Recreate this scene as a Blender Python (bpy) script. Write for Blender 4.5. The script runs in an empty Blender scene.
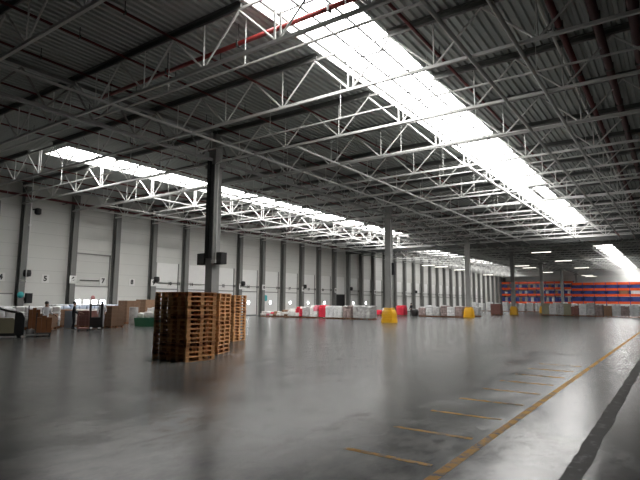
import bpy, bmesh, math, random
from mathutils import Vector, Matrix, noise
random.seed(7)
S = bpy.context.scene
COL = S.collection
PI = math.pi

# ------------------------------------------------------------------ helpers
class MB:
    """collects shapes for one mesh"""
    def __init__(s): s.v = []; s.f = []; s.smooth = []
    def add(s, vs, fs, sm=False):
        o = len(s.v); s.v += [tuple(v) for v in vs]
        s.f += [tuple(i + o for i in f) for f in fs]; s.smooth += [sm] * len(fs); return s
    def box(s, x0, x1, y0, y1, z0, z1):
        vs = [(x0,y0,z0),(x1,y0,z0),(x1,y1,z0),(x0,y1,z0),(x0,y0,z1),(x1,y0,z1),(x1,y1,z1),(x0,y1,z1)]
        return s.add(vs, [(0,3,2,1),(4,5,6,7),(0,1,5,4),(1,2,6,5),(2,3,7,6),(3,0,4,7)])
    def tube(s, p, q, r, n=6, sq=False):
        p = Vector(p); q = Vector(q); d = (q - p).normalized()
        u = d.cross(Vector((0,0,1)))
        if u.length < 1e-3: u = Vector((1,0,0))
        u.normalize(); w = u.cross(d)
        off = PI / n if sq else 0
        vs = []
        for c in (p, q):
            for k in range(n):
                a = 2*PI*k/n + off
                vs.append(c + u*math.cos(a)*r + w*math.sin(a)*r)
        fs = [(k, (k+1) % n, n + (k+1) % n, n + k) for k in range(n)]
        fs += [tuple(range(n-1, -1, -1)), tuple(range(n, 2*n))]
        return s.add(vs, fs, n > 6)
    def path(s, pts, r, n=6):
        for a, b in zip(pts[:-1], pts[1:]): s.tube(a, b, r, n)
        return s
    def lathe(s, prof, n=16, c=(0,0,0)):
        vs = []
        for r, z in prof:
            for k in range(n):
                a = 2*PI*(k+.5)/n
                vs.append((c[0]+r*math.cos(a), c[1]+r*math.sin(a), c[2]+z))
        fs = []
        for j in range(len(prof)-1):
            for k in range(n):
                fs.append((j*n+k, j*n+(k+1) % n, (j+1)*n+(k+1) % n, (j+1)*n+k))
        fs += [tuple(range(n-1,-1,-1)), tuple(range((len(prof)-1)*n, len(prof)*n))]
        return s.add(vs, fs)
    def disc_x(s, x0, x1, y, z, r, n=20):
        return s.tube((x0,y,z), (x1,y,z), r, n)
    def prism(s, poly, y0, y1):
        """poly of (x, z) extruded along y"""
        n = len(poly)
        vs = [(x,y0,z) for x,z in poly] + [(x,y1,z) for x,z in poly]
        fs = [(k,(k+1)%n,n+(k+1)%n,n+k) for k in range(n)] + [tuple(range(n-1,-1,-1)), tuple(range(n,2*n))]
        return s.add(vs, fs)
    def blob(s, x0, x1, y0, y1, z0, z1, rnd=.25, amp=.03, seed=0, n=5, fr=2.2):
        """soft box: rounded edges and lumpy faces"""
        bm = bmesh.new(); bmesh.ops.create_cube(bm, size=2)
        bmesh.ops.subdivide_edges(bm, edges=bm.edges[:], cuts=n, use_grid_fill=True)
        hx, hy, hz = (x1-x0)/2, (y1-y0)/2, (z1-z0)/2
        c = Vector(((x0+x1)/2, (y0+y1)/2, (z0+z1)/2))
        vs = []
        for v in bm.verts:
            p = v.co.copy(); q = p.normalized()*1.18
            q = Vector([max(-1, min(1, t)) for t in q])
            p = p.lerp(q, rnd*1.6)
            d = noise.noise_vector(p*fr + Vector((seed*3.1, seed*1.7, seed)))
            w = Vector((p.x*hx, p.y*hy, p.z*hz)) + d*amp
            w.z = max(w.z, -hz)
            vs.append(c + w)
        bm.verts.index_update()
        fs = [tuple(x.index for x in f.verts) for f in bm.faces]
        bm.free()
        return s.add(vs, fs, True)
    def mesh(s, name):
        m = bpy.data.meshes.new(name); m.from_pydata(s.v, [], s.f)
        m.polygons.foreach_set('use_smooth', s.smooth); m.update(); return m

def link(name, mesh, mat=None, parent=None):
    o = bpy.data.objects.new(name, mesh); COL.objects.link(o)
    if mat is not None:
        if len(mesh.materials) == 0: mesh.materials.append(mat)
    if parent is not None: o.parent = parent
    return o
def obj(name, mb, mat, parent=None):
    return link(name, mb.mesh(name), mat, parent)
def tag(o, label, cat, group=None, kind=None):
    o['label'] = label; o['category'] = cat
    if group: o['group'] = group
    if kind: o['kind'] = kind
    return o
def struct(o, label=None):
    o['kind'] = 'structure'
    if label: o['label'] = label
    return o
def thing(name, loc, label, cat, group=None, rz=0, kind=None):
    o = bpy.data.objects.new(name, None); COL.objects.link(o)
    o.location = loc; o.rotation_euler = (0,0,rz); o.empty_display_size = .2
    return tag(o, label, cat, group, kind)
def dup(root, loc, label, group=None, rz=0, mats=None):
    r = root.copy(); COL.objects.link(r); r.location = loc; r.rotation_euler = (0,0,rz); r['label'] = label
    if group: r['group'] = group
    for ch in KIDS[root.name]:
        c = ch.copy(); COL.objects.link(c); c.parent = r
        for g in KIDS.get(ch.name, []):
            d = g.copy(); COL.objects.link(d); d.parent = c
    return r
KIDS = {}
def reg(root):
    """note the children of a thing so that dup() can copy them"""
    for o in [x for x in COL.objects if x.parent is root]:
        KIDS.setdefault(root.name, []).append(o)
        for g in [x for x in COL.objects if x.parent is o]: KIDS.setdefault(o.name, []).append(g)
    KIDS.setdefault(root.name, [])
ORD = ('first second third fourth fifth sixth seventh eighth ninth tenth eleventh twelfth thirteenth fourteenth fifteenth '
       'sixteenth seventeenth eighteenth nineteenth twentieth twenty-first twenty-second twenty-third twenty-fourth '
       'twenty-fifth twenty-sixth twenty-seventh twenty-eighth twenty-ninth thirtieth thirty-first thirty-second '
       'thirty-third thirty-fourth thirty-fifth thirty-sixth thirty-seventh thirty-eighth thirty-ninth fortieth').split()

# ------------------------------------------------------------------ materials
def mat(name, col, rough=.6, metal=0., var=.12, scale=4., bump=0., bscale=30., emit=None, spec=.5, stretch=None):
    m = bpy.data.materials.new(name); m.use_nodes = True
    nt = m.node_tree; N = nt.nodes; Lk = nt.links
    b = N['Principled BSDF']; b.inputs['Roughness'].default_value = rough; b.inputs['Metallic'].default_value = metal
    b.inputs['Specular IOR Level'].default_value = spec
    tc = N.new('ShaderNodeTexCoord'); vec = tc.outputs['Object']
    if stretch:
        mp = N.new('ShaderNodeMapping'); mp.inputs['Scale'].default_value = stretch
        Lk.new(vec, mp.inputs['Vector']); vec = mp.outputs['Vector']
    nz = N.new('ShaderNodeTexNoise'); nz.inputs['Scale'].default_value = scale; nz.inputs['Detail'].default_value = 4
    Lk.new(vec, nz.inputs['Vector'])
    mx = N.new('ShaderNodeMix'); mx.data_type = 'RGBA'
    mx.inputs[6].default_value = (*[c*(1-var) for c in col], 1); mx.inputs[7].default_value = (*[min(1,c*(1+var)) for c in col], 1)
    Lk.new(nz.outputs['Fac'], mx.inputs[0]); Lk.new(mx.outputs[2], b.inputs['Base Color'])
    if bump:
        n2 = N.new('ShaderNodeTexNoise'); n2.inputs['Scale'].default_value = bscale; Lk.new(vec, n2.inputs['Vector'])
        bp = N.new('ShaderNodeBump'); bp.inputs['Strength'].default_value = bump; bp.inputs['Distance'].default_value = .02
        Lk.new(n2.outputs['Fac'], bp.inputs['Height']); Lk.new(bp.outputs['Normal'], b.inputs['Normal'])
    if emit:
        b.inputs['Emission Color'].default_value = (*emit[0], 1); b.inputs['Emission Strength'].default_value = emit[1]
    return m

SKY_L = 13.0
M = dict(
    deck=mat('roof_deck_metal', (.40,.425,.41), .5, .0, .05, .6),
    truss=mat('light_grey_steel_paint', (.60,.60,.585), .45, 0, .05, 2),
    girt=mat('dark_steel_paint', (.07,.073,.07), .5, 0, .1, 2),
    dullgrey=mat('shade_strip_and_curtain_grey', (.12,.125,.12), .6, 0, .1, 2),
    midsteel=mat('grey_steel_paint', (.26,.26,.25), .5, 0, .1, 2),
    red=mat('sprinkler_red_paint', (.11,.012,.012), .45, 0, .1, 2),
    brightred=mat('bright_red_pipe_paint', (.22,.022,.02), .4, 0, .1, 2),
    darkred=mat('dark_red_pipe', (.07,.02,.02), .5, 0, .1, 2),
    white=mat('white_paint', (.78,.78,.76), .5, 0, .04, 2),
    wallpanel=None, floor=None,
    concrete=mat('column_concrete', (.30,.30,.29), .7, 0, .12, 3, .2),
    darkcol=mat('dark_grey_wall_column_paint', (.19,.19,.182), .55, 0, .12, 2),
    black=mat('black_plastic', (.012,.012,.013), .45, 0, .2, 6),
    yellow=mat('yellow_guard_plastic', (.80,.42,.015), .4, 0, .08, 3),
    wood=mat('pallet_wood', (.54,.25,.09), .75, 0, .45, 5, .3, 60, stretch=(1,6,6)),
    wood_b=mat('pallet_wood_lighter', (.62,.33,.14), .75, 0, .4, 5, .3, 60, stretch=(1,6,6)),
    wood_d=mat('pallet_wood_darker', (.30,.12,.042), .75, 0, .4, 5, .3, 60, stretch=(1,6,6)),
    carton=mat('brown_cardboard', (.27,.16,.10), .8, 0, .15, 3),
    carton_d=mat('orange_brown_board', (.22,.085,.03), .7, 0, .2, 3),
    film=mat('white_stretch_film', (.82,.82,.84), .3, 0, .4, 4, .25, 9),
    brightfilm=mat('lit_white_film', (.88,.88,.89), .25, 0, .03, 5, .15, 9),  # brighter copy of the white film, strong light put into its colour
    greyfilm=mat('grey_stretch_film', (.50,.49,.49), .3, 0, .6, 4, .25, 9),
    pinkfilm=mat('pinkish_grey_film', (.34,.26,.25), .35, 0, .6, 4, .25, 9),
    bluefilm=mat('pale_blue_film', (.50,.57,.70), .3, 0, .15, 5, .25, 9),
    sack=mat('white_woven_sack', (.80,.78,.76), .7, 0, .15, 8, .2, 40),
    redsack=mat('red_woven_sack', (.72,.03,.065), .6, 0, .15, 8, .2, 40),
    pinksack=mat('pink_sack', (.72,.22,.28), .6, 0, .15, 8, .2, 40),
    brick=mat('brownish_red_crate', (.27,.12,.10), .7, 0, .2, 5),
    olive=mat('olive_board', (.30,.29,.20), .7, 0, .25, 5),
    tan=mat('olive_tan_paint', (.22,.20,.13), .5, 0, .1, 3),
    green=mat('green_plastic', (.03,.14,.075), .5, 0, .1, 3),
    teal=mat('teal_plastic', (.05,.38,.40), .5, 0, .1, 3),
    redpaint=mat('red_sign_paint', (.55,.24,.24), .5, 0, .05, 3),
    orange=mat('orange_rack_beam', (.80,.10,.015), .5, 0, .1, 2),
    blue=mat('blue_rack_paint', (.03,.055,.22), .5, 0, .15, 2),
    bluecover=mat('blue_cover', (.03,.055,.24), .6, 0, .2, 3),
    bluegrey=mat('blue_grey_board', (.22,.25,.29), .6, 0, .1, 3),
    skin=mat('skin', (.45,.27,.19), .6, 0, .05, 5),
    hair=mat('dark_hair', (.02,.016,.013), .6, 0, .2, 9),
    cloth_d=mat('dark_work_clothes', (.02,.022,.028), .8, 0, .2, 8),
    cloth_w=mat('white_shirt', (.66,.68,.72), .8, 0, .08, 8),
    cap=mat('pale_blue_helmet', (.45,.52,.68), .4, 0, .05, 8),
    lineyellow=None,
    pane=mat('glowing_milky_skylight_sheet', (.8,.8,.8), .5, 0, .02, 1, emit=((1,.985,.96), SKY_L)),
    aislepane=mat('dimmed_skylight_sheet', (.8,.8,.8), .5, 0, .02, 1, emit=((1,.985,.96), 5.5)),  # glow turned down so the far dock wall gets less light
    dimpane=mat('glowing_far_skylight_sheet', (.8,.8,.8), .5, 0, .02, 1, emit=((1,.985,.96), 9.5)),
    daylight=mat('daylit_door_window_pane', (.8,.8,.8), .3, 0, .02, 1, emit=((.95,.98,1), 9)),
    lamp=mat('lit_lamp_diffuser', (.9,.9,.85), .4, 0, .02, 1, emit=((1,.95,.85), 2.6)),
    mullion=mat('skylight_bar', (.16,.16,.165), .5, 0, .05, 2),
    num=mat('black_digit_paint', (.015,.015,.015), .6, 0, .05, 4),
    plate=mat('white_sign_plate', (.74,.74,.72), .5, 0, .03, 2),
    dim=mat('dark_unseen_wall', (.12,.12,.118), .8, 0, .1, 1),  # kept dark so the unseen walls bounce little light
    joint=None,
)
def floor_mat():
    m = bpy.data.materials.new('polished_concrete_floor'); m.use_nodes = True
    N = m.node_tree.nodes; Lk = m.node_tree.links; b = N['Principled BSDF']
    tc = N.new('ShaderNodeTexCoord')
    def nz(sc, det, rough=.55, vec=None, dist=0):
        n = N.new('ShaderNodeTexNoise'); n.inputs['Scale'].default_value = sc; n.inputs['Detail'].default_value = det
        n.inputs['Roughness'].default_value = rough; n.inputs['Distortion'].default_value = dist
        Lk.new(vec or tc.outputs['Object'], n.inputs['Vector']); return n
    mp = N.new('ShaderNodeMapping'); mp.inputs['Rotation'].default_value = (0,0,.5); mp.inputs['Scale'].default_value = (1,.55,1)
    Lk.new(tc.outputs['Object'], mp.inputs['Vector'])
    big = nz(.35, 6, .6); fine = nz(1.5, 13, .76, mp.outputs['Vector'], .1); spk = nz(40, 3, .6)
    r1 = N.new('ShaderNodeValToRGB'); e = r1.color_ramp.elements
    e[0].position = .3; e[0].color = (.056,.060,.062,1); e[1].position = .72; e[1].color = (.118,.117,.113,1)
    Lk.new(big.outputs['Fac'], r1.inputs['Fac'])
    r2 = N.new('ShaderNodeValToRGB'); e = r2.color_ramp.elements
    e[0].position = .37; e[0].color = (.70,.70,.71,1); e[1].position = .63; e[1].color = (1.30,1.27,1.22,1)
    Lk.new(fine.outputs['Fac'], r2.inputs['Fac'])
    mx = N.new('ShaderNodeMix'); mx.data_type = 'RGBA'; mx.blend_type = 'MULTIPLY'; mx.inputs[0].default_value = 1
    Lk.new(r1.outputs['Color'], mx.inputs[6]); Lk.new(r2.outputs['Color'], mx.inputs[7])
    Lk.new(mx.outputs[2], b.inputs['Base Color'])
    mr = N.new('ShaderNodeMapRange'); mr.inputs['From Min'].default_value = .4; mr.inputs['From Max'].default_value = .6
    mr.inputs['To Min'].default_value = .185; mr.inputs['To Max'].default_value = .26
    Lk.new(fine.outputs['Fac'], mr.inputs['Value']); Lk.new(mr.outputs['Result'], b.inputs['Roughness'])
    bp = N.new('ShaderNodeBump'); bp.inputs['Strength'].default_value = .12; bp.inputs['Distance'].default_value = .01
    Lk.new(spk.outputs['Fac'], bp.inputs['Height']); Lk.new(bp.outputs['Normal'], b.inputs['Normal'])
    ms = N.new('ShaderNodeMapRange'); ms.inputs['From Min'].default_value = .36; ms.inputs['From Max'].default_value = .66
    ms.inputs['To Min'].default_value = .09; ms.inputs['To Max'].default_value = .36
    Lk.new(fine.outputs['Fac'], ms.inputs['Value']); Lk.new(ms.outputs['Result'], b.inputs['Specular IOR Level'])
    return m
def wall_mat():
    m = mat('wall_sandwich_panel', (.64,.64,.61), .6, 0, .04, .7)
    N = m.node_tree.nodes; Lk = m.node_tree.links; b = N['Principled BSDF']
    tc = N.new('ShaderNodeTexCoord'); sp = N.new('ShaderNodeSeparateXYZ'); Lk.new(tc.outputs['Object'], sp.inputs['Vector'])
    mt = N.new('ShaderNodeMath'); mt.operation = 'MODULO'; mt.inputs[1].default_value = 1.1; Lk.new(sp.outputs['Z'], mt.inputs[0])
    lt = N.new('ShaderNodeMath'); lt.operation = 'LESS_THAN'; lt.inputs[1].default_value = .035; Lk.new(mt.outputs[0], lt.inputs[0])
    old = [l for l in m.node_tree.links if l.to_socket == b.inputs['Base Color']][0].from_socket
    mx = N.new('ShaderNodeMix'); mx.data_type = 'RGBA'; mx.blend_type = 'MULTIPLY'; mx.inputs[7].default_value = (.8,.8,.8,1)
    Lk.new(lt.outputs[0], mx.inputs[0]); Lk.new(old, mx.inputs[6]); Lk.new(mx.outputs[2], b.inputs['Base Color'])
    return m
def worn(name, col, under, thr):
    """floor paint that is worn away in patches"""
    m = mat(name, col, .6, 0, .12, 6, spec=.12)
    N = m.node_tree.nodes; Lk = m.node_tree.links; b = N['Principled BSDF']
    tc = N.new('ShaderNodeTexCoord'); nz = N.new('ShaderNodeTexNoise'); nz.inputs['Scale'].default_value = 5; nz.inputs['Detail'].default_value = 8
    nz.inputs['Roughness'].default_value = .7
    Lk.new(tc.outputs['Object'], nz.inputs['Vector'])
    rp = N.new('ShaderNodeValToRGB'); rp.color_ramp.elements[0].position = thr-.06; rp.color_ramp.elements[1].position = thr+.06
    Lk.new(nz.outputs['Fac'], rp.inputs['Fac'])
    old = [l for l in m.node_tree.links if l.to_socket == b.inputs['Base Color']][0].from_socket
    mx = N.new('ShaderNodeMix'); mx.data_type = 'RGBA'; mx.inputs[7].default_value = (*under,1)
    Lk.new(rp.outputs['Color'], mx.inputs[0]); Lk.new(old, mx.inputs[6]); Lk.new(mx.outputs[2], b.inputs['Base Color'])
    return m
M['floor'] = floor_mat(); M['wallpanel'] = wall_mat()
M['lineyellow'] = worn('worn_yellow_floor_paint', (.46,.22,.012), (.11,.10,.08), .53)
M['joint'] = worn('dark_joint_filler', (.035,.034,.032), (.12,.12,.12), .60)

# ------------------------------------------------------------------ grid of the hall
XC, XR, XW = -21.80, 2.20, -46.0        # column row, far column row, dock wall
SPX, SPY = 24.0, 4.415                  # truss span, truss spacing
Y0T = 11.56                             # a truss stands here
ZB, ZD = 10.05, 11.95                   # bottom chord, roof deck
YCUR, YEND, YBACK, XEAST = 73.4, 172.0, -30.0, 24.0
YW0 = 20.75                             # a wall column stands here
ZP = 12.30                              # skylight sheet

# ------------------------------------------------------------------ floor and markings
struct(obj('floor', MB().box(XW-.4, XEAST, YBACK, YEND+.5, -.2, 0), M['floor']))
g = MB().box(-2.385, -2.265, 4.0, 60, 0, .003)
ln = obj('floor_line', g, M['lineyellow']); ln.rotation_euler = (0,0,-.0045); ln.location = (.02,0,0)
tag(ln, 'long yellow line painted along the floor of the hall', 'floor line', kind='thing')
for k in range(9):
    y = 5.82 + 1.44*k
    t = obj('bay_mark', MB().box(-3.66, -2.46, y-.045, y+.045, 0, .003), M['lineyellow'])
    tag(t, 'short yellow tick beside the long line, %s from the bottom of the picture' % ORD[k], 'floor line', 'short yellow bay ticks', 'thing')
bm = bmesh.new()
rows = []
yy = 3.0
while yy < 72:
    a = -1.16 + .03*noise.noise(Vector((yy*.9,1,0))) + .03*noise.noise(Vector((yy*4,1,0)))
    b = -.95 + .03*noise.noise(Vector((yy*.9,7,0))) + .03*noise.noise(Vector((yy*4,9,0)))
    rows.append((bm.verts.new((a,yy,.004)), bm.verts.new((b,yy,.004)))); yy += .22
for r, q in zip(rows[:-1], rows[1:]): bm.faces.new((r[0],r[1],q[1],q[0]))
me = bpy.data.meshes.new('floor_joint'); bm.to_mesh(me); bm.free()
tag(link('floor_joint', me, M['joint']), 'rough dark joint strip running along the floor right of the yellow line', 'floor joint', kind='thing')

# ------------------------------------------------------------------ walls
struct(obj('wall_left', MB().box(XW-.4, XW, YBACK, YEND+.5, 0, 13), M['wallpanel']))
struct(obj('wall_far', MB().box(XW-.4, XEAST, YEND, YEND+.4, 0, 13), M['white']))
struct(obj('wall_back_unseen', MB().box(XW-.4, XEAST, YBACK-.4, YBACK, 0, 13), M['dim']))  # unseen wall, set far back and dark to cut bounced light
struct(obj('wall_right_unseen', MB().box(XEAST, XEAST+.4, YBACK-.4, YEND+.5, 0, 13), M['dim']))  # unseen wall, added to hold the light in the hall
cur = obj('trim_1', MB().box(XW, XEAST, YCUR-.05, YCUR+.05, 9.95, ZD+.02), M['dullgrey'])
struct(cur, 'grey smoke curtain hanging across the hall below the roof')

# ------------------------------------------------------------------ roof deck with skylight openings
SK = [(-11.25,-8.30, 11.0, 69.6), (-35.3,-32.35, 17.0, 69.6), (-11.25,-8.30, 99.0, 171.0), (-41.9,-37.2, 82.0, 160.0)]
dk = MB()
def corr(x0, x1, y0, y1):
    P = .30; n = max(1, round((x1-x0)/P)); p = (x1-x0)/n
    prof = []
    for i in range(n):
        b = x0 + i*p
        prof += [(b,ZD), (b+.40*p,ZD), (b+.52*p,ZD+.10), (b+.88*p,ZD+.10)]
    prof.append((x1,ZD))
    vs = [(x,y0,z) for x,z in prof] + [(x,y1,z) for x,z in prof]
    m = len(prof)
    dk.add(vs, [(k,m+k,m+k+1,k+1) for k in range(m-1)])
for a, b in ((XW-.4,-41.9), (-37.2,-35.3), (-32.35,-11.25), (-8.30,XEAST+.3)): corr(a, b, YBACK-.3, YEND+.5)
for col in ((-41.9,-37.2), (-35.3,-32.35), (-11.25,-8.30)):
    ivs = sorted((s[2],s[3]) for s in SK if abs(s[0]-col[0]) < .1)
    y = YBACK-.3
    for a, b in ivs: corr(*col, y, a); y = b
    corr(*col, y, YEND+.5)
struct(obj('ceiling', dk, M['deck']))
for i, (x0,x1,y0,y1) in enumerate(SK):
    w = bpy.data.objects.new('window_%d' % (i+1), None); COL.objects.link(w); w.location = ((x0+x1)/2,(y0+y1)/2,ZP)
    w['kind'] = 'structure'
    w['label'] = ['long bright skylight strip in the roof of the near aisle', 'bright skylight strip in the roof beside the dock wall',
                  'skylight strip beyond the smoke curtain, near aisle', 'skylight strip beyond the smoke curtain, dock wall aisle'][i]
    hx, hy = (x1-x0)/2, (y1-y0)/2
    obj('skylight_pane', MB().box(-hx,hx,-hy,hy,0,.03), M[('pane','pane','dimpane','aislepane')[i]], w)
    cb = MB()
    zl = ZD-ZP-.02
    cb.box(-hx-.06,-hx,-hy-.06,hy+.06,zl,.05).box(hx,hx+.06,-hy-.06,hy+.06,zl,.05).box(-hx,hx,-hy-.06,-hy,zl,.05).box(-hx,hx,hy,hy+.06,zl,.05)
    obj('curb', cb, M['truss'], w)
    gb = MB()
    for t in (-.49, -.17, .17, .49): gb.box(2*hx*t-.045, 2*hx*t+.045, -hy, hy, -.05, -.001)
    n = int((y1-y0)/2.2)
    for k in range(1, n): yk = -hy + 2*hy*k/n; gb.box(-hx,hx,yk-.045,yk+.045,-.04,-.002)
    obj('glazing_bars', gb, M['mullion'], w)
vf = MB()
vf.box(-9.95,-9.62,45.2,52.4,11.85,12.1).box(-8.55,-8.30,45.2,52.4,11.85,12.1).box(-9.62,-8.55,45.2,45.8,11.85,12.1).box(-9.62,-8.55,51.8,52.4,11.85,12.1)
tag(obj('smoke_vent_frame', vf, M['midsteel']), 'grey rectangular vent frame inside the bright long skylight near its far end', 'vent frame')

# ------------------------------------------------------------------ roof trusses
PW = 3.40
def make_truss(label):
    t = thing('roof_truss', (0,0,0), label, 'roof truss')
    ZT = ZD - ZB
    obj('top_chord', MB().box(-11.95,11.95,-.03,.03,ZT-.28,ZT-.20), M['midsteel'], t)
    for s in (-1, 1):
        a, b = sorted((s*1.62, s*11.95))
        obj('deck_shade_strip', MB().box(a,b,-.13,.13,ZT-.05,ZT-.01).box(a,b,-.04,.04,ZT-.20,ZT-.05), M['dullgrey'], t)  # added dark strips standing for the shadow band under the deck
    obj('bottom_chord', MB().box(-11.7,11.7,-.055,.055,-.055,.055), M['truss'], t)
    for i in range(-3, 4):
        x = i*PW
        if i == 0:
            for s in (-.12, .12): obj('vertical', MB().tube((s,0,.05),(s,0,ZT-.28),.04,6), M['truss'], t)
        else: obj('vertical', MB().tube((x,0,.05),(x,0,ZT-.28),.028,6), M['truss'], t)
        for s in (-1, 1):
            obj('diagonal', MB().tube((x+s*.08,0,.05),(x+s*PW/2,0,ZT-.29),.04,6), M['truss'], t)
    reg(t); return t
proto = None
def put_truss(xc, y, label, group):
    global proto
    if proto is None:
        proto = make_truss(label); proto.location = (xc,y,ZB); proto['group'] = group; return proto
    return dup(proto, (xc,y,ZB), label, group)
XB1, XB2 = (XC+XR)/2, (XC+XW)/2 + .1
kmax = int((YCUR - 1 - Y0T)/SPY)
for k in range(-3, kmax+1):
    y = Y0T + SPY*k; n = kmax - k
    put_truss(XB1, y, 'white steel roof truss under the long near skylight, %s from the smoke curtain' % ORD[n], 'roof trusses of the near aisle')
    put_truss(XB2, y, 'white steel roof truss reaching the dock wall, %s from the smoke curtain' % ORD[n], 'roof trusses of the dock wall aisle')
k = kmax + 2; n = 0
while Y0T + SPY*k < YEND - 2:
    y = Y0T + SPY*k
    put_truss(XB1, y, 'roof truss in the near aisle, %s behind the smoke curtain' % ORD[n], 'trusses behind the curtain, near aisle')
    put_truss(XB2, y, 'roof truss beside the dock wall, %s behind the smoke curtain' % ORD[n], 'trusses behind the curtain, dock wall aisle')
    k += 1; n += 1

# girders that carry the trusses between the columns
CY = [20.32 + 22.08*k for k in range(-1, 7)]
def make_girder(label):
    t = thing('girder_truss', (0,0,0), label, 'girder truss'); L = 22.08
    obj('bottom_chord', MB().box(-.08,.08,.3,L-.3,-.08,.08), M['midsteel'], t)
    obj('top_chord', MB().box(-.11,.11,0,L,1.42,1.6), M['midsteel'], t)
    n = 10; p = L/n
    for i in range(n):
        a, b = (i*p, (i+.5)*p)
        obj('diagonal', MB().tube((0,max(a,.3),1.42 if i else 1.42),(0,b,.06),.045,6), M['midsteel'], t)
        obj('diagonal', MB().tube((0,b,.06),(0,min((i+1)*p,L-.3),1.42),.045,6), M['midsteel'], t)
    reg(t); return t
gd = None
for j, xg in enumerate((XC, XR)):
    for i, y in enumerate(CY[:-1]):
        lb = 'grey lattice girder along the %s, %s span from the camera end' % (('middle column row','side column row')[j], ORD[i])
        if gd is None: gd = make_girder(lb); gd.location = (xg,y,ZB+.05); gd['group'] = 'lattice girders'
        else: dup(gd, (xg,y,ZB+.05), lb, 'lattice girders')

# longitudinal bracing tubes at the bottom chords
BR = [(-3.63,'nearest the camera side'), (-5.12,'second from the camera side'), (-9.80,'under the middle of the long skylight'), (-15.95,'third before the column row'),
      (-18.85,'nearest the column row on the camera side')]
for x, tx in BR:
    o = obj('bracing_tube', MB().tube((x,{-9.80:29.2,-15.95:20.4}.get(x,-2),ZB-.02),(x,YCUR-.1,ZB-.02),.075 if x > -6 else .06,8), M['truss'])
    tag(o, 'long pale bracing tube below the near trusses, %s' % tx, 'bracing tube', 'bracing tubes of the near aisle')
for i, x in enumerate((-24.8,-27.7,-33.85,-40.0,-42.9)):
    o = obj('bracing_tube', MB().tube((x,24.8,ZB-.02),(x,YCUR-.1,ZB-.02),.055,8), M['truss'])
    tag(o, 'long pale bracing tube below the trusses by the dock wall, %s from the column row' % ORD[i], 'bracing tube', 'bracing tubes of the dock aisle')

# sprinkler pipes just under the deck
PIPES = [(-20.35,.05,'red'),(-17.5,.05,'red'),(-14.7,.05,'red'),(-7.05,.06,'red')]
def hangers(p, x, z, y0, y1, r):
    m = MB().box(-.012,.012,-.012,.012,r*.5,ZD+.04-z).box(-r-.015,r+.015,-.025,.025,-r-.015,r+.015).mesh('pipe_hanger')
    y = Y0T + 2.2 + SPY*math.ceil((y0-Y0T-2.2)/SPY)
    while y < y1: link('pipe_hanger', m, M['girt'], p).location = (x,y,z); y += SPY
for i, (x,r,m) in enumerate(PIPES):
    z = ZD-.34-r
    o = obj('sprinkler_pipe', MB().tube((x,-4,z),(x,YCUR-.2,z),r,8), M[m])
    tag(o, 'thin red sprinkler pipe under the near roof deck, %s from the column row' % ORD[i], 'pipe', 'thin red sprinkler pipes')
    hangers(o, x, z, -4, YCUR-.3, r)
for i, x in enumerate((-24.3,-27.2,-30.1,-37.6,-40.4,-43.3)):
    z = ZD-.38
    o = obj('sprinkler_pipe', MB().tube((x,-4,z),(x,YCUR-.2,z),.05,8), M['red'])
    tag(o, 'thin red sprinkler pipe in the dock aisle roof, %s from the column row' % ORD[i], 'pipe', 'thin red sprinkler pipes of the dock aisle')
    hangers(o, x, z, -4, YCUR-.3, .05)
for x, r, m, z, lb in ((-2.72,.12,'red',11.45,'thick bright red main pipe along the roof right of the long skylight'), (-1.62,.15,'darkred',11.4,'thick dark maroon pipe beside the red main under the right-hand roof'),
                    (-.55,.17,'darkred',11.4,'outermost thick dark pipe at the right edge of the roof'), (-3.02,.05,'white',11.4,'thin white pipe running beside the thick red main')):
    o = obj('roof_pipe', MB().tube((x,-4,z),(x,YCUR-.2,z),r,12), M[m]); tag(o, lb, 'pipe'); hangers(o, x, z, -4, YCUR-.3, r)
mp = MB().path([(-7.4,12.55,11.22),(-21.4,12.55,11.18)], .085, 12).tube((-7.4,12.55,11.17),(-7.4,12.55,11.62),.085,12)
o = obj('sprinkler_main', mp, M['brightred']); tag(o, 'thick red transverse sprinkler main crossing below the long skylight', 'pipe')
for x in (-8.5,-12.5,-16.5,-20.5): obj('pipe_hanger', MB().box(x-.04,x+.04,12.45,12.65,11.09,11.31).box(x-.012,x+.012,12.54,12.56,11.3,ZD+.04), M['girt'], o)
o = obj('sprinkler_pipe', MB().tube((-45.2,-4,10.75),(-45.2,YCUR-.2,10.75),.11,10), M['red']); tag(o, 'thick red pipe running along the top of the dock wall', 'pipe')
y = 2.0
while y < 72: obj('pipe_bracket', MB().box(-46,-45.2,y-.03,y+.03,10.6,10.66), M['girt'], o); y += SPY

# transverse lighting rails hung between the trusses
kr = 0
y = 12.28
while y < YCUR-2:
    for xa, xb, nm, gname in ((-21.2,1.6,'near aisle','lighting rails near aisle'), (-45.0,-22.4,'dock wall aisle','lighting rails dock aisle')):
        t = thing('lighting_rail', ((xa+xb)/2,y,ZB+.05), 'thin pale rail hung below the %s roof, %s from the camera end' % (nm, ORD[kr]), 'lighting rail', gname)
        h = (xb-xa)/2
        obj('rail', MB().box(-h,h,-.035,.035,-.03,.03), M['truss'], t)
        n = 6
        for q in range(n):
            x = -h+1+(2*h-2)*q/(n-1)
            obj('hanger_rod', MB().box(x-.012,x+.012,-.012,.012,.03,ZD-ZB-.04), M['truss'], t)
    y += 6.2; kr += 1

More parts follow.
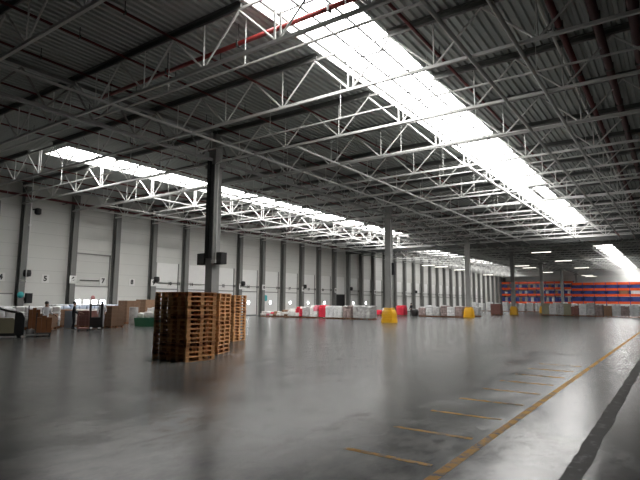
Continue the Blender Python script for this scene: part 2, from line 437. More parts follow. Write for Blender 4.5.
# lit strip lamps behind the curtain
LAMPS = [(-16.4,82.4),(-16.4,101),(-16.4,123),(-25.9,110.8),(-26,117.7),(-26.2,137),(-41.6,105.7),(-41.6,117.6),(-42.4,142.3),(-19.6,156.5),(-19.5,163),(-42.4,100.4)]
for i, (x,yy) in enumerate(sorted(LAMPS, key=lambda p: p[1])):
    t = thing('strip_lamp', (x,yy,9.6), 'lit white strip lamp behind the smoke curtain, %s beyond it' % ORD[i], 'lamp', 'lit strip lamps behind the curtain')
    obj('housing', MB().box(-1.4,1.4,-.16,.16,.05,.14), M['white'], t)
    obj('diffuser', MB().box(-1.38,1.38,-.14,.14,0,.05), M['lamp'], t)
    for s in (-1.1, 1.1): obj('hanger_rod', MB().box(s-.015,s+.015,-.015,.015,.14,ZD-9.6), M['truss'], t)

# ------------------------------------------------------------------ columns and guards
def guard(x, y, label):
    t = thing('column_guard', (x,y,0), label, 'column guard', 'yellow column guards')
    prof = [(.66,0),(.68,.06),(.66,.40),(.63,.43),(.63,.47),(.65,.50),(.63,.84),(.60,.87),(.60,.91),(.60,.94),(.53,1.14),(.47,1.22),(.47,1.30),(.45,1.36)]
    g = MB(); n = 20; vs = []
    for r, z in prof:
        for k in range(n):
            a = 2*PI*(k+.5)/n; q = 1/max(abs(math.cos(a)), abs(math.sin(a)))
            rr = r*(.62+.38*q)
            vs.append((rr*math.cos(a), rr*math.sin(a), z))
    m = len(prof)
    for z in (1.36, 0):
        for k in range(n):
            a = 2*PI*(k+.5)/n; q = 1/max(abs(math.cos(a)), abs(math.sin(a))); vs.append((.30*q*math.cos(a), .30*q*math.sin(a), z))
    fs = [(j*n+k, j*n+(k+1) % n, (j+1)*n+(k+1) % n, (j+1)*n+k) for j in range(m) for k in range(n)]
    fs += [((m+1)*n+k, (m+1)*n+(k+1) % n, (k+1) % n, k) for k in range(n)] + [(m*n+k, m*n+(k+1) % n, (m+1)*n+(k+1) % n, (m+1)*n+k) for k in range(n)]
    g.add(vs, fs)
    obj('shell', g, M['yellow'], t)
    obj('strap', MB().lathe([(.42,1.24),(.505,1.24),(.505,1.275),(.42,1.275)], 20), M['girt'], t)
    return t
for j, xg in enumerate((XC, XR)):
    for i, y in enumerate(CY):
        if i == 0 and j == 0: pass
        t = thing('hall_column', (xg,y,0), 'tall grey concrete column in the %s, %s from the camera end' % (('middle row','side row')[j], ORD[i]), 'column', 'hall columns', kind='thing')
        obj('shaft', MB().box(-.28,.28,-.28,.28,0,ZD-.32), M['concrete'], t)
        obj('bracket', MB().box(-.55,.55,-.30,.30,ZB-.42,ZB-.20), M['midsteel'], t)
        if j == 0 and i == 1:
            obj('cable_tray', MB().box(-.27,-.02,-.40,-.29,4.3,10.2), M['black'], t)
            obj('cable_duct', MB().box(.02,.24,-.36,-.29,4.3,9.8), M['girt'], t)
            for xx in (.38, .58):
                obj('white_pipe', MB().tube((xx,-.34,4.1),(xx,-.34,9.75),.06,8).box(xx-.08,xx+.08,-.42,-.26,4.0,4.2), M['white'], t)
            obj('elbow_pipe', MB().path([(.38,-.34,9.75),(.9,-.34,9.95),(1.6,-.34,9.9)],.05,8), M['white'], t)
        else:
            obj('conduit', MB().tube((.33,-.2,1.4),(.33,-.2,9.6),.04,8), M['white'], t)
        if j == 0 and i == 2: obj('dark_box', MB().box(.30,.62,-.2,.2,4.4,5.5), M['black'], t)
        if j == 0 and i >= 1:
            guard(xg, y, 'yellow plastic guard around the foot of the middle-row column, %s from the camera end' % ORD[i])
for dx, nm in ((-.66,'left'), (.72,'right')):
    t = thing('wall_speaker', (XC+dx,CY[1]-.1,3.95), 'black box speaker on the %s side of the column behind the pallet stacks' % nm, 'speaker')
    obj('cabinet', MB().box(-.30,.30,-.22,.22,0,.66), M['black'], t)
    obj('grille', MB().box(-.26,.26,-.235,-.22,.05,.61), M['girt'], t)
    s = 1 if dx < 0 else -1
    obj('bracket', MB().box(min(s*.30,s*.40),max(s*.30,s*.40),-.04,.04,.3,.36), M['girt'], t)

# ------------------------------------------------------------------ dock wall: columns, doors, signs
NB = 34
ycol = lambda k: YW0 + SPY*k
for k in range(-5, NB+1):
    t = thing('wall_column', (XW,ycol(k),0), 'dark grey steel column on the dock wall, %s from the camera end' % ORD[k+5], 'wall column', 'dock wall columns', kind='thing')
    obj('flange', MB().box(.60,.65,-.25,.25,0,11.6), M['darkcol'], t)
    obj('web', MB().box(.04,.60,-.03,.03,0,11.6), M['darkcol'], t)
    obj('rear_flange', MB().box(0,.04,-.24,.24,0,11.6), M['darkcol'], t)
FCU = bpy.data.curves
def digits(txt, size):
    c = FCU.new('digits', 'FONT'); c.body = txt; c.size = size; c.offset = .026; c.align_x = 'CENTER'; c.align_y = 'CENTER'; c.extrude = .006
    o = bpy.data.objects.new('digits_tmp', c); COL.objects.link(o)
    dg = bpy.context.evaluated_depsgraph_get()
    m = bpy.data.meshes.new_from_object(o.evaluated_get(dg)); m.name = 'digits'
    bpy.data.objects.remove(o); FCU.remove(c)
    R = Matrix(((0,0,1,0),(1,0,0,0),(0,1,0,0),(0,0,0,1)))   # text x -> +Y, text y -> +Z, faces +X
    m.transform(R); m.materials.clear(); return m
def sign(n, y, on_col, z=3.72):
    x = XW + (.66 if on_col else .03)
    where = 'on a dark wall column' if on_col else 'on the white wall or door panel'
    t = thing('number_sign', (x,y,z), 'square white sign with black number %d %s' % (n, where), 'number sign', 'dock number signs')
    obj('plate', MB().box(0,.02,-.34,.34,-.36,.36), M['plate'], t)
    o = link('digits', digits(str(n), .62 if n < 10 else .46), M['num'], t); o.location = (.024,0,0)
def bayc(k): return ycol(k) + SPY/2
SG = [(4,19.3,0),(5,bayc(0),0),(6,ycol(1),1),(7,28.55,0),(8,bayc(2),0),(9,ycol(3),1),(10,ycol(3)+2.6,0),(11,ycol(4)+1.3,0),(12,bayc(5)-.3,0),(13,ycol(6),1),
      (14,bayc(6)-.2,0),(15,ycol(7),1),(16,ycol(8)-.9,0),(17,bayc(8)-.3,0),(18,ycol(9),1),(19,bayc(9),0),(20,bayc(10)-.6,0),(21,ycol(11),1),(22,bayc(12)-1.2,0),(23,ycol(13)+.9,0),(24,ycol(14),1),(25,ycol(15)+.5,0),(26,ycol(17),1),(27,ycol(19),1),(28,ycol(21),1)]
for a in SG: sign(*a)
def rails(t, z1, w=1.45, zc=(3.15,)):
    obj('guide_rail', MB().box(.0,.10,-w-.09,-w,0,z1), M['midsteel'], t)
    obj('guide_rail', MB().box(.0,.10,w,w+.09,0,z1), M['midsteel'], t)
    for z in zc: obj('cross_bar', MB().box(.02,.12,-w-.1,w+.1,z,z+.09), M['midsteel'], t)
nd = 0
def door(k, kind):
    global nd
    nd += 1
    t = bpy.data.objects.new('door_%d' % nd, None); COL.objects.link(t); t.location = (XW+.005,bayc(k),0); t['kind'] = 'structure'
    if kind == 'wide':
        w = 1.75
        obj('door_leaf', MB().box(.0,.05,-w,w,0,3.1), M['white'], t)
        rails(t, 6.25, w, (3.12, 6.2))
        wn = MB(); fr = MB()
        for q in range(4):
            yq = -w+.5+ (2*w-1.0)*q/3
            obj('door_window', MB().box(.05,.058,yq-.26,yq+.26,1.48,1.86), M['daylight'], t)
        obj('red_disc', MB().disc_x(.05,.065,.22,2.08,.22), M['redpaint'], t)
        obj('latch_bar', MB().box(.04,.10,-1.2,.75,3.68,3.76), M['girt'], t)
        return t
    w = 1.45
    if kind == 'open':
        obj('dark_opening_sheet', MB().box(.0,.03,-w,w,0,3.05), M['black'], t)  # black sheet painted in for the darkness of the opening
        obj('raised_leaf', MB().box(.02,.07,-w,w,3.1,6.0), M['white'], t)
        rails(t, 6.0, w, (3.05,))
        return t
    obj('door_leaf', MB().box(.0,.045,-w,w,.1,3.05), M['white'], t)
    obj('seal', MB().box(.0,.05,-w,w,0,.1), M['black'], t)
    obj('upper_panel', MB().box(.0,.03,-w,w,3.2,5.95), M['white'], t)
    rails(t, 5.98, w, (3.06,))
    obj('lift_shaft', MB().box(.10,.17,-w-.3,w+.3,3.74,3.81).box(.08,.2,w-.1,w+.25,3.6,3.9), M['darkcol'], t)
    if kind == 'round':
        obj('door_window', MB().disc_x(.045,.055,-.10,1.69,.21), M['daylight'], t)
    return t
door(1, 'wide')
for k in range(3, 29):
    door(k, 'open' if k == 11 else ('round' if k < 14 else 'plain'))
# low dock door seam in the first bay
t = bpy.data.objects.new('door_40', None); COL.objects.link(t); t.location = (XW+.005,bayc(-1),0); t['kind'] = 'structure'
obj('door_leaf', MB().box(0,.04,-1.75,1.75,0,2.3), M['white'], t)
obj('cross_bar', MB().box(0,.06,-1.8,1.8,2.3,2.4), M['midsteel'], t)
obj('frame_post', MB().box(0,.08,.2,.3,2.4,10.1), M['midsteel'], t)
for i, k in enumerate((0,3,6,9,12,15,18)):
    t = thing('dock_speaker', (XW+.66,ycol(k)+.34,4.1), 'round black speaker box on the dock wall, %s from the camera end' % ORD[i], 'speaker', 'black speakers on the dock wall')
    obj('cabinet', MB().lathe([(.10,-.30),(.30,-.26),(.34,0),(.30,.26),(.10,.30)], 12), M['black'], t)
    obj('bracket', MB().box(-.28,.05,-.34,-.10,-.05,.05), M['girt'], t)
t = obj('downpipe', MB().tube((-44.2,20.5,3.3),(-44.2,20.5,11.9),.045,8).box(-44.28,-44.12,20.42,20.58,8.0,8.2).box(-45.3,-44.15,20.46,20.54,3.4,3.5), M['white'])
tag(t, 'thin white pipe hanging down before the first dock wall column', 'pipe')
t = thing('wall_heater', (XW+.9,ycol(0)+.75,9.5), 'small black heater fan hung high under the red wall pipe', 'heater')
obj('housing', MB().lathe([(.15,-.28),(.27,-.2),(.27,.2),(.15,.28)], 12), M['black'], t)
obj('arm', MB().box(-.9,0,-.05,.05,.2,.3), M['girt'], t)
t = obj('round_sign', MB().disc_x(XW+.65,XW+.68,ycol(0)-.05,2.25,.28), M['teal']); tag(t, 'round teal sign low on the dock wall column beside number 5', 'sign')
t = thing('control_box', (XW+.65,ycol(0)+.55,1.55), 'black control box beside the round teal sign on the dock wall', 'control box')
obj('case', MB().box(0,.3,-.25,.25,0,.85), M['black'], t); obj('mount', MB().box(-.65,0,-.2,.2,.2,.5), M['girt'], t)
t = obj('hung_jacket', MB().blob(XW+.1,XW+.42,ycol(7)+.5,ycol(7)+1.05,1.9,2.7,.3,.05,3), M['teal']); tag(t, 'teal cloth hung by the dock door under number 15', 'cloth')

# ------------------------------------------------------------------ pallets
def make_pallet(ms):
    t = thing('wooden_pallet', (0,0,0), '', 'pallet')
    L, W, H = 1.2, .8, .144          # long side along local Y
    a = MB()
    for c, w in ((-.3275,.145),(-.17,.10),(0,.145),(.17,.10),(.3275,.145)): a.box(c-w/2,c+w/2,-.6,.6,.122,.144)
    obj('top_boards', a, ms[0], t)
    for y in (-.528,0,.528): obj('cross_board', MB().box(-.4,.4,y-.072,y+.072,.1,.122), ms[1], t)
    for x in (-.35,0,.35):
        w = .05
        for y in (-.528,0,.528): obj('block', MB().box(x-w if x else -.072,x+w if x else .072,y-.072,y+.072,.022,.1), ms[2], t)
        obj('bottom_board', MB().box(x-w if x else -.072,x+w if x else .072,-.6,.6,0,.022), ms[1], t)
    reg(t); return t
W0 = [make_pallet([M['wood'],M['wood_b'],M['wood']]), make_pallet([M['wood_b'],M['wood'],M['wood_b']]), make_pallet([M['wood_d'],M['wood'],M['wood_d']])]
used = set()
def stack(x, y, n, text, grp, bz=0):
    for i in range(n):
        q = random.choice((0,0,1,2)); lb = 'wooden pallet, %s from the floor in the %s' % (ORD[i], text)
        loc = (x+random.uniform(-.012,.012), y+random.uniform(-.015,.015), .144*i); rz = bz+random.uniform(-.012,.012)
        if q not in used:
            used.add(q); w = W0[q]; w.location = loc; w.rotation_euler = (0,0,rz); w['label'] = lb; w['group'] = grp
        else: dup(W0[q], loc, lb, grp, rz)
rc = lambda x, y, a: (x-.4*math.cos(a)-.6*math.sin(a), y-.4*math.sin(a)+.6*math.cos(a))
stack(-12.46-.40, 10.64+.60, 15, 'nearest stack with orange sides', 'pallets of the nearest stack')
stack(-12.46-1.22, 10.64+.60, 15, 'dark stack at the left end', 'pallets of the dark left stack')
stack(*rc(-13.44,12.92,.43), 15, 'narrow stack just behind the nearest one', 'pallets of the middle stack', .43)
stack(*rc(-17.13,17.42,.26), 15, 'farthest stack, standing apart near the column', 'pallets of the farthest stack', .26)

# ------------------------------------------------------------------ pallet loads in rows
def low_pallet(t, w=1.0, d=1.2):
    a = MB(); hx, hy = w/2, d/2
    for k in range(5): c = -hx+.07+(w-.14)*k/4; a.box(c-.06,c+.06,-hy,hy,.12,.144)
    for x in (-hx+.05,0,hx-.05):
        a.box(x-.05,x+.05,-hy,hy,0,.022)
        for y in (-hy+.07,0,hy-.07): a.box(x-.05,x+.05,y-.07,y+.07,.02,.122)
    obj('pallet', a, M['wood_d'], t)
def load(kind, loc, h, label, group, rz=0, m=None, w=1.05, d=1.2, seed=None):
    sd = seed if seed is not None else random.random()*50
    t = thing('pallet_load', loc, label, 'pallet load', group, rz)
    low_pallet(t, w-.05, d)
    hx, hy = w/2, d/2
    if kind == 'wrap':
        rows = max(2, round((h-.145)/.34)); lz = (h-.145)/rows; wm = MB(); nx = max(2, round(w/.5))
        for r in range(rows):
            for q in range(nx):
                for p in (0, 1):
                    x0 = -hx+w*q/nx; y0 = -hy+d*p/2; j = random.uniform(-.02,.02)
                    wm.blob(x0-.01+j,x0+w/nx+.01+j,y0-.01,y0+d/2+.01,.145+lz*r-.01,.145+lz*(r+1)+(.02 if r < rows-1 else random.uniform(-.1,.06)),.16,.03,sd+r*7+q*3+p,3)
        obj('wrapped_goods', wm, M[m or 'film'], t)
        for q in range(nx if sd % 1 > .35 else 1):
            obj('top_sheet', MB().blob(-hx+w*q/nx,-hx+w*(q+.9)/nx,-hy*.9,hy*.9,h-.10,h+.03,.15,.03,sd+3+q), M['film'], t)  # white film pieces that also paint highlights on the load tops
    elif kind == 'sacks':
        rows = max(1, round((h-.145)/.22)); lz = (h-.145)/rows
        for r in range(rows):
            for q in (-1, 1):
                for p in ((-1,1) if r < rows-1 else (0,)):
                    mm = m or 'sack'
                    if isinstance(mm, (list,tuple)): mm = random.choice(mm)
                    cx = q*hx*.5; cy = p*hy*.5; dx = hx*.54; dy = hy*(.54 if p else .7)
                    obj('sack', MB().blob(cx-dx,cx+dx,cy-dy,cy+dy,.145+lz*r-.015,.145+lz*(r+1)+.02,.30,.03,sd+r*3+q+p*.5,4), M[mm], t)
    elif kind == 'cartons':
        rows = max(1, round((h-.145)/.3)); lz = (h-.145)/rows
        for r in range(rows):
            for q in range(3):
                for p in range(2):
                    x0 = -hx + w*q/3; y0 = -hy + d*p/2
                    obj('carton', MB().box(x0+.006,x0+w/3-.006,y0+.006,y0+d/2-.006,.146+lz*r,.146+lz*(r+1)-.008), M[m or 'carton'], t)
    return t
# centre row towards the dock wall, under the round door windows
X0, X1 = -41.6, -29.0
CR = [('sacks',.62,'sack'),('sacks',.55,('redsack','sack','pinksack')),('sacks',.65,('sack','carton')),('sacks',.85,('sack','sack','carton')),('sacks',1.0,'sack'),('sacks',1.25,('sack','redsack')),
      ('wrap',1.25,'greyfilm'),('sacks',1.45,('sack','sack','pinksack')),('sacks',1.45,'redsack'),('wrap',1.40,'film'),('wrap',1.38,'film'),('wrap',1.42,'pinkfilm')]
nm = {'sack':'white sacks','redsack':'bright red sacks','film':'white film wrap','greyfilm':'grey film wrap','pinkfilm':'pinkish grey film wrap'}
for i, (kd,h,m) in enumerate(CR):
    x = X0 + (X1-X0)*i/(len(CR)-.5)
    tx = nm[m] if isinstance(m, str) else 'mixed pale and coloured sacks'
    load(kd, (x,47.9+.15*random.uniform(-1,1),0), h, 'pallet of %s, %s from the wall in the middle row' % (tx, ORD[i]), 'loads of the middle row', random.uniform(-.02,.02), m, 1.04)
load('wrap', (-27.6,48.0,0), 1.45, 'big grey wrapped load closing the right end of the middle row', 'loads of the middle row', 0, 'greyfilm', 2.1, 1.5)
# loads behind the second column
R2 = [(-34.6,64,.75,'sacks','redsack'),(-33.3,64.2,1.0,'wrap','film'),(-31.0,64.0,1.42,'sacks','redsack')]
for i, (x,y,h,kd,m) in enumerate(R2):
    load(kd, (x,y,0), h, ['low pallet of red sacks left of the second yellow guard','pale wrapped load just behind the second yellow guard','tall heap of red sacks beside the person in black'][i], 'loads behind the second guard', 0, m, 1.15)
tag(obj('black_sack', MB().blob(-.42,.42,-.3,.3,0,.95,.3,.05,9), M['black']), 'full black sack on the floor right of the person beside the red heap', 'sack').location = (-29.2,64.3,0)
xs = -28.1
for i in range(6):
    load('wrap', (xs+1.02*i,64.6+.2*random.uniform(-1,1),0), random.uniform(1.25,1.5), 'pinkish wrapped load in the row behind the second guard, %s from the person in black' % ORD[i],
         'pinkish wrapped row', random.uniform(-.05,.05), ('pinkfilm','film','greyfilm','pinkfilm','film','pinkfilm')[i], .94)
for i in range(4):
    load('wrap', (-25.9+1.05*i,70.3+.2*random.uniform(-1,1),0), random.uniform(1.0,1.35), 'grey wrapped load left of the third yellow guard, %s from the left' % ORD[i], 'grey row by the third guard', 0, ('film','greyfilm')[i % 2], .96)
load('cartons', (-23.6,83.0,0), 1.75, 'brownish red crate load right of the third yellow guard', 'loads behind the third guard', 0, 'brick', 1.5)
load('cartons', (-26.0,92.0,0), 1.5, 'reddish crate load farther behind the third yellow guard', 'loads behind the third guard', 0, 'brick', 1.6)
for i in range(13):
    x = -38.5+1.75*i
    load('wrap', (x,118+.3*random.uniform(-1,1),0), random.uniform(1.75,2.1), 'white wrapped load in the far row, %s from the dock wall' % ORD[i], 'white far row', 0, 'film', 1.15)
RR = ['olive','film','greyfilm','olive','brick','film','greyfilm','pinkfilm','carton','film','pinkfilm','film','greyfilm','film','film','film','greyfilm','film']
for i, m in enumerate(RR):
    x = -17.2 + 1.12*i; y = 88 - .33*i
    load('wrap' if m not in ('olive','carton') else 'cartons', (x,y,0), random.uniform(1.5,2.0) - (.2 if i > 9 else 0), 'mixed pallet load in the long right-hand row, %s from its left end' % ORD[i],
         'long right-hand row', random.uniform(-.04,.04), m, 1.0)

# ------------------------------------------------------------------ goods and people by the dock wall, left
for i, (x,y) in enumerate(((-34.3,14.0),(-34.3,15.15),(-34.3,16.3),(-34.3,17.45))):
    load('wrap', (x,y,0), 1.40, 'bright white wrapped load behind the pallet truck, %s from the picture edge' % ORD[i], 'bright white wrapped row', 0, 'brightfilm', 1.3, 1.1)
for i in range(5):
    load('wrap', (-38.2,20.2+1.25*i,0), 1.48, 'pale blue wrapped load before doors 6 and 7, %s from the number 5 wall' % ORD[i], 'pale blue wrapped row', 0, 'bluefilm', 1.3, 1.15)
for i in range(3):
    load(('cartons','sacks','wrap')[i], (-35.2,18.9+1.3*i,0), 1.2, ('brown carton stack','pale sack stack','pale wrapped stack')[i]+' between the white row and the wrapped cartons, %s from the white row' % ORD[i], 'stacks before the blue row', 0, ('carton','sack','film')[i], 1.1)
load('cartons', (-31.9,20.6,0), 1.5, 'tall brown carton stack with white film at its foot', 'carton stacks on the left', .25, 'carton', 1.15)
load('cartons', (-36.2,24.9,0), 1.85, 'tall brown carton stack behind the pale upright roll', 'carton stacks on the left', 0, 'carton', 1.2)
load('cartons', (-38.6,28.3,0), 1.95, 'tall brown carton stack left of the green container', 'carton stacks on the left', 0, 'carton', 1.4)
for i, (x,y,h,m) in enumerate(((-32.55,16.5,1.0,'carton'),(-33.1,19.6,1.15,'brick'),(-33.6,21.75,1.25,'carton'))):
    load('cartons', (x,y,0), h, ('low brown carton stack at the right end of the white row','dark reddish crate stack behind the stacker truck','brown carton stack behind the person in the pale helmet')[i], 'small carton stacks', .6, m, .9)
t = obj('foil_roll', MB().lathe([(.30,0),(.32,.02),(.32,1.32),(.30,1.36),(.08,1.36)], 14, (-33.4,23.4,0)), M['greyfilm']); tag(t, 'pale grey upright roll standing between two brown carton stacks', 'roll')
t = thing('green_container', (-31.6,23.4,0), 'dark green container heaped with white bags left of the dark pallet stack', 'container', None, .5)
obj('tub', MB().prism([(-.75,0),(.75,0),(.85,.62),(-.85,.62)], -.55,.55), M['green'], t)
for i, (x,y,z,s) in enumerate(((-.45,0,.6,.34),(.1,-.1,.62,.4),(.5,.1,.7,.42),(.62,0,1.0,.36),(.2,.15,.95,.34))):
    tag(obj('white_bag', MB().blob(-s,s,-s*.8,s*.8,-.02,s*1.1,.35,.06,i*5), M['sack']), 'white bag heaped in the green container, %s from its low side' % ORD[i], 'bag', 'white bags in the green container').location = (
        -31.6+x*math.cos(.5)-y*math.sin(.5), 23.4+x*math.sin(.5)+y*math.cos(.5), z)

# low electric pallet truck
t = thing('pallet_truck', (-27.35,12.15,0), 'olive electric pallet truck with black tiller at the left picture edge', 'pallet truck', None, 1.12)
obj('body', MB().prism([(-1.3,.22),(.15,.22),(.15,.86),(.05,.95),(-1.3,.95)], -.38,.38), M['tan'], t)
obj('skirt', MB().box(-1.35,.2,-.40,.40,.08,.22), M['black'], t)
obj('mast_block', MB().prism([(.15,.10),(.58,.10),(.58,.95),(.45,1.22),(.15,1.22)], -.36,.36), M['black'], t)
a = obj('tiller', MB().path([(.4,0,1.2),(-.1,0,1.28),(-.55,0,1.42)],.055,8), M['black'], t)
obj('tiller_head', MB().blob(-.75,-.50,-.18,.18,1.36,1.50,.25,.0,1,3), M['black'], a)
for x in (-1.05,.38):
    for y in (-.30,.30): obj('wheel', MB().tube((x,y-.05,.11),(x,y+.05,.11),.11,14), M['black'], t)
obj('fork', MB().box(.58,1.7,-.32,-.14,.07,.12), M['midsteel'], t); obj('fork', MB().box(.58,1.7,.14,.32,.07,.12), M['midsteel'], t)
t = obj('white_canister', MB().blob(-.16,.16,-.14,.14,0,.36,.12,.0,2,3), M['film']); t.location = (-27.45,13.15,0); tag(t, 'small white canister on the floor beside the pallet truck', 'canister')
# board carts
def cart(loc, w, h, label, rz):
    t = thing('board_cart', loc, label, 'cart', None, rz)
    obj('platform', MB().box(-w/2,w/2,-.4,.4,.14,.2), M['girt'], t)
    n = 3; q = w/n
    for k in range(n):
        obj('board', MB().box(-w/2+q*k+.006,-w/2+q*(k+1)-.006,-.36,.36,.2,h-.09*((k+1) % 2)), M['carton_d'], t)
    obj('handle', MB().path([(-w/2,-.36,.2),(-w/2,-.36,h+.12),(-w/2,.36,h+.12),(-w/2,.36,.2)],.02,6), M['black'], t)
    for x in (-w/2+.08,w/2-.08):
        for y in (-.32,.32): obj('caster', MB().tube((x,y-.02,.07),(x,y+.02,.07),.07,12), M['black'], t)
cart((-28.9,14.0,0), .55, 1.42, 'taller orange brown board cart beside the pallet truck', 1.1)
cart((-27.0,13.6,0), .70, 1.05, 'lower orange brown board cart next to the person in the white top', 1.1)
t = thing('upright_board', (-32.6,18.0,0), 'blue grey upright board panel beside the black stand', 'board', None, 1.05)
obj('panel', MB().box(-.26,.26,-.08,.08,0,1.15), M['bluegrey'], t); obj('foot', MB().box(-.28,.28,-.22,.22,0,.06), M['midsteel'], t)
t = thing('red_trolley', (-29.9,17.45,0), 'narrow dark red trolley behind the person in black clothes', 'trolley', None, 1.05)
obj('frame', MB().box(-.32,.32,-.3,.3,.12,.2).box(-.32,-.27,-.3,.3,.2,1.2).box(.27,.32,-.3,.3,.2,1.2), M['brick'], t)
for x in (-.25,.25):
    for y in (-.25,.25): obj('caster', MB().tube((x,y-.02,.06),(x,y+.02,.06),.06,10), M['black'], t)
# stacker truck with two dark mast posts
t = thing('stacker_truck', (-31.0,18.9,0), 'black walk-behind stacker truck with two mast posts', 'stacker truck', None, 1.03)
for x in (-.34,.34): obj('mast_post', MB().box(x-.07,x+.07,-.06,.06,.05,1.62), M['black'], t)
obj('chassis', MB().box(-.40,.40,.06,.75,.08,.75), M['black'], t)
obj('cross_bar', MB().box(-.34,.34,-.04,.04,1.5,1.58), M['black'], t)
for x in (-.24,.24): obj('fork', MB().box(x-.07,x+.07,-1.1,-.06,.06,.11), M['midsteel'], t)
for x in (-.32,.32): obj('wheel', MB().tube((x-.04,.55,.09),(x+.04,.55,.09),.09,12), M['black'], t)

def person(loc, rz, label, top, legs, pose='stand', capm=None, arm=.25):
    """skin-modifier body, evaluated to one continuous mesh"""
    P = {'pel':(0,0,.95),'waist':(0,.01,1.10),'chest':(0,.0,1.32),'neck':(0,-.01,1.50),'head':(0,-.03,1.60),'crown':(0,-.02,1.72)}
    R = {'pel':(.17,.12),'waist':(.155,.11),'chest':(.19,.125),'neck':(.062,.062),'head':(.085,.10),'crown':(.07,.085)}
    E = [('pel','waist'),('waist','chest'),('chest','neck'),('neck','head'),('head','crown')]
    for s, q in ((-1,'l'),(1,'r')):
        st = .10*s
        P.update({'hip'+q:(.10*s,0,.88),'kn'+q:(.115*s,-.03-.5*st*.3,.49),'an'+q:(.12*s,.03+st*.6,.09),'toe'+q:(.125*s,-.14+st*.6,.045)})
        R.update({'hip'+q:(.10,.10),'kn'+q:(.068,.07),'an'+q:(.048,.05),'toe'+q:(.04,.035)})
        f = arm if s > 0 else arm*.5
        P.update({'sh'+q:(.20*s,0,1.41),'el'+q:(.26*s,-f*.25,1.13),'wr'+q:(.25*s,-.06-f,.93+f*.4),'pm'+q:(.245*s,-.09-f*1.15,.87+f*.45)})
        R.update({'sh'+q:(.075,.075),'el'+q:(.048,.048),'wr'+q:(.034,.03),'pm'+q:(.042,.024)})
        E += [('pel','hip'+q),('hip'+q,'kn'+q),('kn'+q,'an'+q),('an'+q,'toe'+q),('chest','sh'+q),('sh'+q,'el'+q),('el'+q,'wr'+q),('wr'+q,'pm'+q)]
        pm = Vector(P['pm'+q]); dr = (pm-Vector(P['wr'+q])).normalized()
        for k in range(4):
            a = 'f%s%d' % (q,k); b = 'g%s%d' % (q,k); ln = (.045,.052,.048,.036)[k]
            o = Vector((0,(k-1.5)*.02,0))
            P[a] = tuple(pm+dr*.045+o); P[b] = tuple(pm+dr*(.05+ln)+o+Vector((-s*.012,0,-.01))); R[a] = (.0095,.0095); R[b] = (.008,.008)
            E += [('pm'+q,a),(a,b)]
        a = 't'+q; P[a] = tuple(pm+Vector((-s*.02,-.055,-.01))); R[a] = (.011,.011); E.append(('pm'+q,a))
    K = list(P); ix = {k:i for i,k in enumerate(K)}
    me = bpy.data.meshes.new('p'); me.from_pydata([P[k] for k in K], [(ix[a],ix[b]) for a,b in E], [])
    o = bpy.data.objects.new('p', me); COL.objects.link(o)
    sk = o.modifiers.new('s','SKIN'); sk.use_smooth_shade = True
    for i, k in enumerate(K):
        me.skin_vertices[0].data[i].radius = R[k]; me.skin_vertices[0].data[i].use_root = (k == 'pel')
    sb = o.modifiers.new('u','SUBSURF'); sb.levels = 1; sb.render_levels = 1
    dg = bpy.context.evaluated_depsgraph_get()
    m = bpy.data.meshes.new_from_object(o.evaluated_get(dg)); m.name = 'body'
    bpy.data.objects.remove(o); bpy.data.meshes.remove(me)
    m.materials.clear()
    for q in (M['skin'], M[top], M[legs], M['black']): m.materials.append(q)
    for p in m.polygons:
        c = p.center; p.use_smooth = True
        hand = abs(c.x) > .17 and c.z < 1.02 + arm*.45 and c.y < -.05 and c.z > .6
        p.material_index = 0 if (c.z > 1.47 and abs(c.x) < .11) or (hand and c.y < -.07-arm*.6) else 3 if c.z < .10 else 1 if c.z > .93 else 2
    r = link('person', m, None); r.location = loc; r.rotation_euler = (0,0,rz); tag(r, label, 'person')
    hb = MB(); prof = [(.112,1.66),(.116,1.72),(.10,1.78),(.06,1.81),(.01,1.82)] if capm else [(.098,1.64),(.104,1.70),(.09,1.76),(.05,1.785),(.01,1.79)]
    hb.lathe(prof, 14, (0,.0,0))
    if capm: hb.lathe([(.14,1.655),(.14,1.67),(.10,1.675)], 14, (0,-.01,0))
    obj('helmet' if capm else 'hair', hb, M[capm or 'hair'], r)
    fb = MB().add([(-.014,-.115,1.60),(.014,-.115,1.60),(0,-.15,1.605),(0,-.118,1.65)], [(0,1,2),(1,3,2),(3,0,2)])
    obj('nose', fb, M['skin'], r)
    eb = MB()
    for s in (-1,1): eb.blob(s*.035-.012,s*.035+.012,-.128,-.108,1.638,1.654,.4,0,1,2)
    obj('eyes', eb, M['hair'], r)
    for s in (-1,1): obj('ear', MB().blob(s*.092-.012,s*.092+.012,-.04,.01,1.59,1.655,.4,0,1,2), M['skin'], r)
    obj('mouth', MB().box(-.025,.025,-.126,-.112,1.566,1.573), M['redpaint'], r)
    return r
person((-28.35,14.35,0), 1.9, 'person in a white top and dark trousers standing by the board carts', 'cloth_w', 'cloth_d', arm=.30)
person((-31.05,17.45,0), 2.6, 'person in black clothes standing between the grey board and the stacker truck', 'cloth_d', 'cloth_d', arm=.35)
person((-31.7,19.75,0), .8, 'person in a pale helmet behind the stacker truck', 'cloth_w', 'cloth_w', capm='cap', arm=.2)
person((-29.85,64.6,0), -.5, 'person in black clothes standing beside the heap of red sacks', 'cloth_d', 'cloth_d', arm=.2)

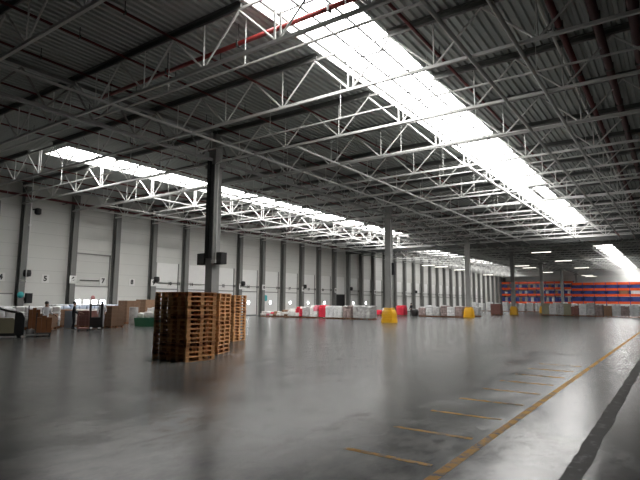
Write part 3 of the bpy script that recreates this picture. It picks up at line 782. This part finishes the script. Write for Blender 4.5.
# ------------------------------------------------------------------ pallet racks at the far end
def rack(xa, xb, y, nb, levels, top, label, blueback):
    t = thing('pallet_rack', (xa,y,0), label, 'pallet rack'); w = (xb-xa)/nb
    for i in range(nb+1):
        u = MB()
        for yy in (-.5,.5): u.box(i*w-.07,i*w+.07,yy-.05,yy+.05,0,top)
        z = .4
        while z < top-1: u.tube((i*w,-.5,z),(i*w,.5,z+.9),.025,4); z += 1
        obj('upright', u, M['blue'], t)
    for z in levels:
        for i in range(nb):
            obj('beam', MB().box(i*w+.07,(i+1)*w-.07,-.56,-.48,z-.34,z+.30).box(i*w+.07,(i+1)*w-.07,.48,.56,z-.34,z+.30), M['orange'], t)
            obj('shelf_deck', MB().box(i*w+.07,(i+1)*w-.07,-.48,.48,z+.10,z+.14), M['blue'], t)
            if blueback and z < levels[-1]: obj('back_panel', MB().box(i*w+.07,(i+1)*w-.07,.57,.60,z+.2,z+1.5), M['bluecover'], t)
    return w
LV1 = (2.1, 4.5, 6.4, 8.2)
wa = rack(-45.3,-24.6,166.5,8,LV1,8.6,'long orange beam pallet rack at the far end beside the dock wall',False)
LV2 = (2.2, 4.1, 5.6, 7.1)
wb = rack(-22.6,-1.4,150.0,8,LV2,7.4,'orange beam pallet rack with blue panels right of the long one',True)
lvn = ('lowest','second','third','top')
unit = None
for li, z in enumerate(LV1[:3]):
    for i in range(8):
        for q in range(3):
            o = obj('rack_load', MB().blob(-.36,.36,-.45,.45,0,1.05 if li else 1.5,.12,.04,i+q*2+li), M[('bluecover','greyfilm','bluecover','film','bluecover','bluecover','carton')[(i*3+q+li*2) % 7]])
            o.location = (-45.3+wa*i+.5+.8*q,166.5,z+.15)
            tag(o, 'wrapped load on the %s level of the long far rack, %s from the dock wall' % (lvn[li], ORD[i*3+q]), 'rack load', 'loads on the long far rack')
for li, z in enumerate(LV2[:3]):
    for i in range(8):
        o = obj('rack_load', MB().blob(-1.1,1.1,-.45,.45,0,1.35 if li == 0 else 1.05,.08,.03,i+li*7), M[('bluecover','bluecover','bluecover','carton','bluecover','film')[(i*2+li) % 6] if i > 3 else 'bluecover'])
        o.location = (-22.6+wb*(i+.5),150,z+.15)
        tag(o, 'wide load on the %s level of the blue panelled rack, %s from its left end' % (lvn[li], ORD[i]), 'rack load', 'loads on the blue panelled rack')

# ------------------------------------------------------------------ world, camera, view
w = bpy.data.worlds.new('sky'); S.world = w; w.use_nodes = True
bgn = w.node_tree.nodes['Background']
sk = w.node_tree.nodes.new('ShaderNodeTexSky'); sk.sky_type = 'NISHITA'; sk.sun_disc = False; sk.sun_elevation = .9
w.node_tree.links.new(sk.outputs['Color'], bgn.inputs['Color']); bgn.inputs['Strength'].default_value = .15

f, yaw, pitch, roll, H = 505.4, .611, .1211, .008, 1.893
c, s = math.cos(yaw), math.sin(yaw)
fw = Vector((-s,c,0)); R0 = Vector((c,s,0)); U0 = Vector((0,0,1))
F = fw*math.cos(pitch) + U0*math.sin(pitch); U2 = U0*math.cos(pitch) - fw*math.sin(pitch)
Rr = R0*math.cos(roll) + U2*math.sin(roll); Ur = U2*math.cos(roll) - R0*math.sin(roll)
cd = bpy.data.cameras.new('camera'); cam = bpy.data.objects.new('camera', cd); COL.objects.link(cam)
cd.sensor_width = 36; cd.lens = f/640*36; cd.clip_start = .05; cd.clip_end = 500
m = Matrix((Rr, Ur, -F)).transposed().to_4x4(); m.translation = (0,0,H); cam.matrix_world = m
S.camera = cam
vs = S.view_settings; S.display_settings.display_device = 'sRGB'
vs.view_transform = 'Standard'; vs.look = 'None'; vs.gamma = 1; vs.exposure = .5; vs.use_curve_mapping = False
S.cycles.use_denoising = True
S.cycles.max_bounces = 8; S.cycles.diffuse_bounces = 5; S.cycles.sample_clamp_indirect = 8
